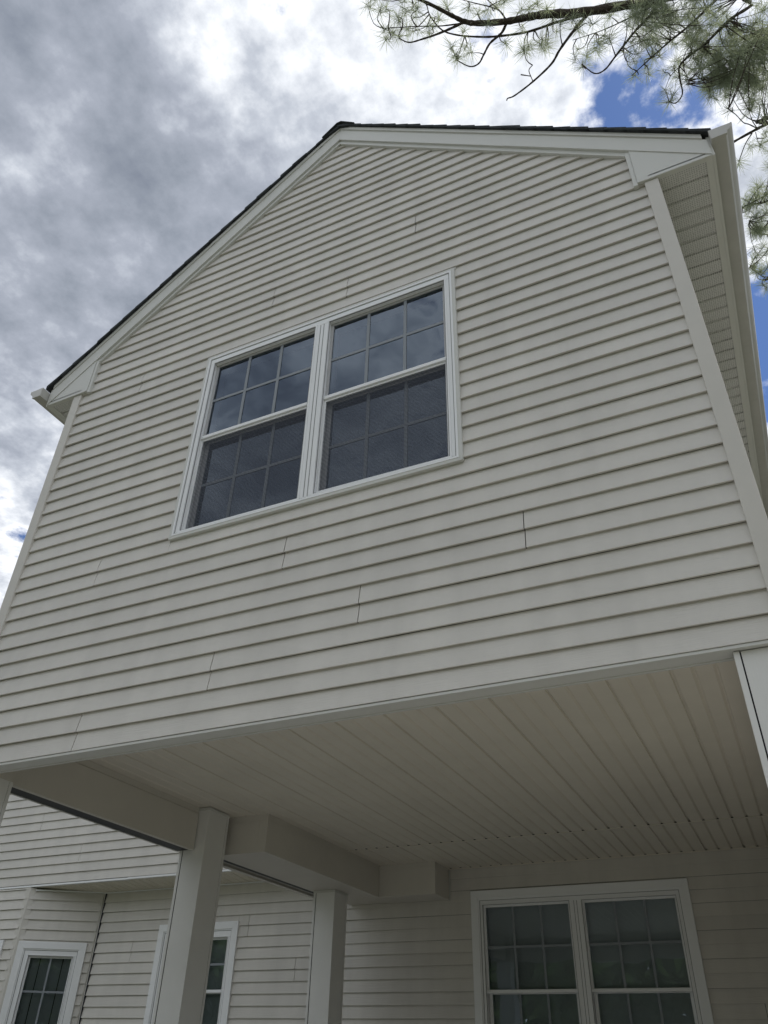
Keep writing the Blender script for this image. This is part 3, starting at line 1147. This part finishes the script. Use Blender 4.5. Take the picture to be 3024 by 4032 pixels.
# traced branch lines: (list of (u, v, distance), start radius, end radius, joins the trunk?)
TR = [
    ([(2760, -40, 8.6), (2598, 3, 8.4), (2500, 15, 8.3), (2300, 48, 8.1), (2150, 57, 8.0), (2070, 70, 7.95), (1993, 85, 7.9), (1880, 92, 7.85), (1830, 85, 7.8), (1780, 62, 7.8), (1700, 20, 7.75), (1620, -15, 7.7)], .052, .016, True),
    ([(1830, 85, 7.8), (1780, 110, 7.75), (1720, 135, 7.7), (1660, 155, 7.65), (1610, 167, 7.6), (1570, 150, 7.6)], .020, .006, False),
    ([(1830, 90, 7.8), (1740, 102, 7.75), (1640, 104, 7.65), (1510, 112, 7.6)], .011, .004, False),
    ([(2290, 62, 8.1), (2200, 85, 8.1), (2080, 125, 8.0), (1960, 143, 7.95), (1880, 145, 7.9), (1800, 138, 7.85), (1740, 118, 7.8), (1695, 65, 7.8), (1682, 25, 7.8)], .020, .006, False),
    ([(1995, 88, 7.9), (1975, 130, 7.85), (1930, 170, 7.8), (1905, 215, 7.75), (1885, 250, 7.7), (1850, 262, 7.7), (1800, 238, 7.7)], .020, .006, False),
    ([(2320, 50, 8.1), (2260, 120, 8.0), (2205, 195, 7.9), (2171, 252, 7.85), (2099, 321, 7.8), (2027, 376, 7.75), (2000, 387, 7.75), (1995, 397, 7.75)], .022, .006, False),
    ([(2099, 321, 7.8), (2084, 285, 7.8), (2085, 270, 7.8), (2097, 257, 7.8)], .006, .005, False),
    ([(2090, 300, 7.8), (2050, 294, 7.8)], .005, .008, False),
    ([(2592, 8, 8.4), (2560, 60, 8.3), (2498, 126, 8.2), (2424, 221, 8.1), (2382, 274, 8.05), (2340, 289, 8.0), (2292, 253, 8.0)], .022, .006, False),
    ([(2592, 12, 8.4), (2480, 70, 8.3), (2370, 120, 8.2), (2255, 158, 8.1)], .012, .004, False),
    ([(2880, -60, 8.9), (2819, 0, 8.8), (2720, 95, 8.7), (2624, 174, 8.6), (2550, 240, 8.5), (2487, 298, 8.4)], .020, .005, True),
    ([(3040, -60, 9.2), (2960, 20, 9.0), (2870, 80, 8.8), (2780, 170, 8.7), (2720, 215, 8.6), (2676, 260, 8.5), (2677, 311, 8.4), (2687, 369, 8.35), (2661, 406, 8.3), (2635, 400, 8.3)], .018, .005, True),
    ([(2676, 262, 8.5), (2640, 300, 8.45), (2620, 350, 8.4)], .006, .003, False),
    ([(2676, 262, 8.5), (2700, 290, 8.45), (2712, 330, 8.4), (2700, 332, 8.4)], .006, .003, False),
    ([(3120, 90, 9.4), (3024, 120, 9.2), (2930, 190, 9.0), (2830, 270, 8.9), (2760, 310, 8.8)], .022, .006, True),
    ([(3120, 440, 8.6), (3024, 486, 8.4), (2982, 507, 8.3), (2892, 557, 8.2), (2850, 585, 8.2)], .020, .012, True),
    ([(2982, 506, 8.3), (2950, 490, 8.25), (2927, 482, 8.2), (2896, 450, 8.15), (2869, 429, 8.1)], .009, .004, False),
    ([(2982, 506, 8.3), (2961, 473, 8.25), (2950, 437, 8.2)], .007, .004, False),
    ([(2961, 525, 8.25), (2934, 569, 8.2), (2908, 638, 8.15)], .009, .004, False),
    ([(2975, 520, 8.3), (2985, 560, 8.25), (2996, 570, 8.2)], .005, .003, False),
    ([(3120, 760, 9.3), (3024, 790, 9.1), (2960, 805, 9.0), (2925, 815, 8.9)], .014, .004, True),
    ([(3120, 900, 9.3), (3024, 870, 9.1), (2970, 880, 9.0), (2950, 870, 8.9)], .010, .004, True),
    ([(3140, 1060, 9.4), (3024, 1090, 9.2), (2990, 1080, 9.1), (2952, 1052, 9.0)], .012, .004, True),
    ([(1993, 85, 7.9), (1975, 50, 7.9), (1940, 30, 7.85), (1860, 10, 7.8), (1790, -10, 7.8)], .012, .004, False),
    ([(1995, 80, 7.9), (1965, 40, 7.95), (1920, 0, 8.0), (1890, -30, 8.0)], .011, .005, False),
]
branch_pts = []
twig_pts = []
for pts, r0, r1, tr in TR:
    r0, r1 = r0 * .68, r1 * .7
    w3 = [at(*q) for q in pts]
    if tr:
        e = w3[0]
        tz = e.z - .8
        t_ = trunk_at(tz)
        w3 = [t_, t_.lerp(e, .5) + Vector((0, 0, .18))] + w3
        r0b = r0 * 1.7
    else:
        r0b = r0
    sp = spline(w3, 5)
    n = len(sp)
    m = MB()
    tube(m, sp, [(r0b + (r1 - r0b) * (i / (n - 1)) ** .8) * (1 + .10 * math.sin(i * 2.3)) for i in range(n)], 7)
    m.build('branch', 'bark', pine, smooth=True)
    branch_pts += sp[(10 if tr else 0):]

# ---- needle tufts
tuft_meshes = []
for k in range(7):
    r_ = random.Random(100 + k)
    m = MB()
    for i in range(58):
        z = r_.uniform(-.45, 1)
        an = r_.uniform(0, 2 * math.pi)
        q = math.sqrt(max(0, 1 - z * z))
        d = Vector((q * math.cos(an), q * math.sin(an), z))
        ln = r_.uniform(.085, .145)
        o = Vector((0, 0, r_.uniform(-.05, .02)))
        bend = Vector((r_.uniform(-1, 1), r_.uniform(-1, 1), r_.uniform(-1, .4))) * .012
        s = d.cross(Vector((r_.uniform(-1, 1), r_.uniform(-1, 1), r_.uniform(-1, 1)))).normalized() * .0013
        a, mid, e = o, o + d * ln * .55 + bend * .4, o + d * ln + bend
        i0 = len(m.v)
        m.v += [tuple(a - s), tuple(a + s), tuple(mid + s), tuple(mid - s), tuple(e)]
        m.f += [(i0, i0 + 1, i0 + 2, i0 + 3), (i0 + 3, i0 + 2, i0 + 4)]
    # little bud stem
    m2 = MB()
    me = bpy.data.meshes.new('needle_tuft')
    me.from_pydata(m.v, [], m.f)
    me.materials.append(MATS['needle'])
    tuft_meshes.append((me, m.v, m.f))

# where tufts sit: (u, v, distance)
spots = []
def put(u, v, d, n=1, su=0, sv=0, sd_=0.15):
    for _ in range(n):
        spots.append((u + rp.gauss(0, su), v + rp.gauss(0, sv), d + rp.gauss(0, sd_)))
for (u, v) in [(1455, 20), (1500, 45), (1512, 108), (1530, 30), (1560, 60), (1600, 30), (1575, 90), (1545, 130), (1600, 110), (1630, 80), (1650, 40), (1520, 160), (1555, 145), (1640, 125), (1690, 130), (1700, 95), (1620, 20), (1585, 5), (1470, -5),
               (1790, 215), (1800, 235), (1850, 205), (1830, 185), (1780, 190), (1990, 165), (1820, 120), (1880, 50), (1920, 45), (1760, 25), (1735, 60), (1845, 30), (1960, 20), (2045, 35), (2080, 30), (2110, 15), (2160, 30), (1915, 100), (1985, 5)]:
    put(u, v, 7.75, 1, 6, 6, .12)
for (u, v) in [(2060, 185), (2090, 190), (2110, 170), (2130, 200), (2160, 180), (2180, 120), (2075, 200), (2145, 150), (2050, 110), (2170, 60), (2210, 90), (2240, 60)]:
    put(u, v, 7.95, 1, 8, 8, .15)
for (u, v) in [(2270, 250), (2292, 240), (2318, 248), (2345, 215), (2290, 160), (2330, 95), (2380, 40), (2420, 70), (2450, 100), (2370, 130), (2440, 30), (2520, 60), (2340, 180), (2410, 150), (2480, 200), (2490, 230), (2500, 160), (2300, 120), (2260, 110)]:
    put(u, v, 8.15, 1, 10, 10, .2)
for (u, v) in [(2487, 296), (2505, 215), (2535, 270), (2550, 285), (2540, 160), (2580, 210), (2560, 110), (2600, 240), (2610, 290), (2620, 350), (2665, 312), (2700, 330), (2635, 398), (2655, 385), (2640, 260), (2590, 160)]:
    put(u, v, 8.4, 1, 8, 8, .2)
put(2640, 90, 8.6, 30, 75, 70, .4)
put(2540, 60, 8.4, 26, 60, 45, .3)
put(2800, 60, 8.9, 28, 90, 55, .5)
put(2760, 170, 8.8, 30, 60, 50, .4)
put(2860, 200, 9.0, 52, 65, 60, .5)
put(2960, 130, 9.1, 36, 60, 70, .5)
put(2830, 320, 8.8, 36, 32, 32, .25)
put(2950, 330, 9.0, 42, 50, 30, .35)
put(2980, 250, 9.1, 34, 50, 50, .4)
put(3060, 250, 9.2, 26, 60, 90, .5)
for (u, v) in [(2869, 429), (2950, 437), (2996, 570), (2905, 645), (2953, 575), (3015, 520), (3010, 460)]:
    put(u, v, 8.2, 1, 2, 2, .05)
put(2990, 770, 9.0, 9, 35, 25, .2)
put(2955, 815, 8.95, 6, 18, 14, .2)
put(2990, 880, 9.0, 14, 28, 26, .2)
put(2965, 915, 9.0, 5, 16, 12, .2)
put(2998, 990, 9.0, 6, 18, 12, .2)
put(3000, 1060, 9.1, 6, 22, 16, .2)
put(2958, 1050, 9.0, 2, 8, 6, .1)
put(3010, 1120, 9.1, 2, 8, 8, .1)
put(3060, 700, 9.2, 20, 25, 150, .4)

ordered = sorted(spots, key=lambda q: q[2])
stuffm = MB()
twm = MB()
for i, (u, v, d) in enumerate(ordered):
    c = at(u, v, d)
    # twig back to the nearest branch point
    best = min(branch_pts, key=lambda q: (q - c).length)
    dd = best - c
    tip_dir = (-dd).normalized() if dd.length > .02 else Vector((0, 0, 1))
    if dd.length > .05:
        k = min(1.0, .75 / dd.length)
        st_ = c + dd * k
        mid = (c + st_) / 2 + Vector((rp.uniform(-.04, .04), rp.uniform(-.04, .04), -.05 * dd.length))
        tube(twm, spline([st_, mid, c], 3), [.0055 - .0006 * q for q in range(7)], 4)
    tip_dir = (tip_dir + Vector((rp.uniform(-.5, .5), rp.uniform(-.5, .5), rp.uniform(-.1, .6)))).normalized()
    rotq = tip_dir.to_track_quat('Z', 'Y') @ Matrix.Rotation(rp.uniform(0, 6.28), 3, 'Z').to_quaternion()
    sc = rp.uniform(.8, 1.15)
    me, vv, ff = tuft_meshes[i % 7]
    if i < 290:
        o = bpy.data.objects.new('needle_tuft', me)
        COL.objects.link(o)
        o.parent = pine
        o.location = c - pine_base
        o.rotation_mode = 'QUATERNION'
        o.rotation_quaternion = rotq
        o.scale = (sc, sc, sc)
    else:
        i0 = len(stuffm.v)
        M_ = rotq.to_matrix() * sc
        stuffm.v += [tuple(M_ @ Vector(q) + c) for q in vv]
        stuffm.f += [tuple(i0 + k for k in f) for f in ff]
rb = random.Random(77)
bough = MB()  # unseen lower boughs and needles, added to block light from the right
for k in range(46):
    z = GROUND + 1.2 + k * .21
    a = k * 2.4
    ln = 3.3 - .16 * (z - GROUND) + rb.uniform(-.3, .3)
    s0_ = trunk_at(z)
    e_ = s0_ + Vector((math.cos(a) * ln, math.sin(a) * ln, -.1 + rb.uniform(0, .5)))
    tube(bough, spline([s0_, s0_.lerp(e_, .5) + Vector((0, 0, .15)), e_], 3), [.035 - .004 * q for q in range(7)], 5)
    for i in range(26):
        t = rb.uniform(.3, 1)
        c = s0_.lerp(e_, t) + Vector((rb.gauss(0, .22), rb.gauss(0, .22), rb.gauss(.05, .14)))
        for q in range(14):
            d = Vector((rb.gauss(0, 1), rb.gauss(0, 1), rb.gauss(.3, 1))).normalized()
            w_ = d.cross(Vector((rb.uniform(-1, 1), rb.uniform(-1, 1), rb.uniform(-1, 1)))).normalized() * .006
            i0 = len(stuffm.v)
            stuffm.v += [tuple(c - w_), tuple(c + w_), tuple(c + d * .15)]
            stuffm.f.append((i0, i0 + 1, i0 + 2))
o = bough.build('added_boughs', 'bark', pine)
o['kind'] = 'stuff'
me = bpy.data.meshes.new('needles')
me.from_pydata(stuffm.v, [], stuffm.f)
me.materials.append(MATS['needle'])
o = bpy.data.objects.new('needles', me)
COL.objects.link(o)
attach(o, pine)
o['kind'] = 'stuff'
o = twm.build('twigs', 'twig', pine)
o['kind'] = 'stuff'


# ------------------------------------------------------------------ garden trees opposite the house (seen in the panes)
def leafy(loc, h, rad, seed, label):
    r_ = random.Random(seed)
    base = Vector((loc[0], loc[1], GROUND))
    t = empty('leafy_tree', base)
    tag(t, label, 'tree', 'leafy trees across the lawn behind the viewer')
    m = MB()
    tube(m, [base, base + Vector((.1, 0, h * .25)), base + Vector((0, .2, h * .55)), base + Vector((.1, .1, h * .8))], [.22, .18, .12, .04], 10)
    for k in range(8):
        a = r_.uniform(0, 6.28)
        z = h * r_.uniform(.25, .6)
        e = base + Vector((math.cos(a) * rad * .75, math.sin(a) * rad * .75, z + h * .18))
        tube(m, [base + Vector((.05, .05, z)), (base + Vector((.05, .05, z))).lerp(e, .5) + Vector((0, 0, .2)), e], [.07, .05, .015], 6)
    m.build('trunk', 'bark', t, smooth=True)
    lm = MB()
    clumps = []
    for k in range(95):
        while True:
            q = Vector((r_.uniform(-1, 1), r_.uniform(-1, 1), r_.uniform(-1, 1)))
            if .25 < q.length < 1:
                break
        clumps.append(base + Vector((q.x * rad, q.y * rad, h * .53 + q.z * h * .46)))
    for c in clumps:
        rr = r_.uniform(.35, .75) * rad * .38
        for i in range(80):
            q = Vector((r_.gauss(0, 1), r_.gauss(0, 1), r_.gauss(0, .8))).normalized() * rr * r_.uniform(.4, 1)
            p_ = c + q
            a = Vector((r_.uniform(-1, 1), r_.uniform(-1, 1), r_.uniform(-1, 1))).normalized() * .24
            b_ = a.cross(Vector((r_.uniform(-1, 1), r_.uniform(-1, 1), r_.uniform(-1, 1)))).normalized() * .15
            i0 = len(lm.v)
            lm.v += [tuple(p_ - a), tuple(p_ + b_), tuple(p_ + a), tuple(p_ - b_)]
            lm.f.append((i0, i0 + 1, i0 + 2, i0 + 3))
    me = bpy.data.meshes.new('crown')
    me.from_pydata(lm.v, [], lm.f)
    me.materials.append(MATS['leaf'])
    o = bpy.data.objects.new('crown', me)
    COL.objects.link(o)
    attach(o, t)


ORD = ('leftmost', 'second from the left', 'third from the left', 'third from the right', 'second from the right', 'rightmost')
for k, (x, y, h, r) in enumerate(((-20, -12.5, 9.0, 4.0), (-13.5, -15.5, 8.6, 3.8), (-7.0, -17.0, 9.4, 4.0), (-1.0, -16.5, 9.0, 4.0), (5.5, -17.5, 9.6, 4.2), (12.0, -14.0, 9.0, 4.0))):
    leafy((x, y), h, r, k + 1, 'leafy green tree mirrored in the lower windows, %s of the row' % ORD[k])
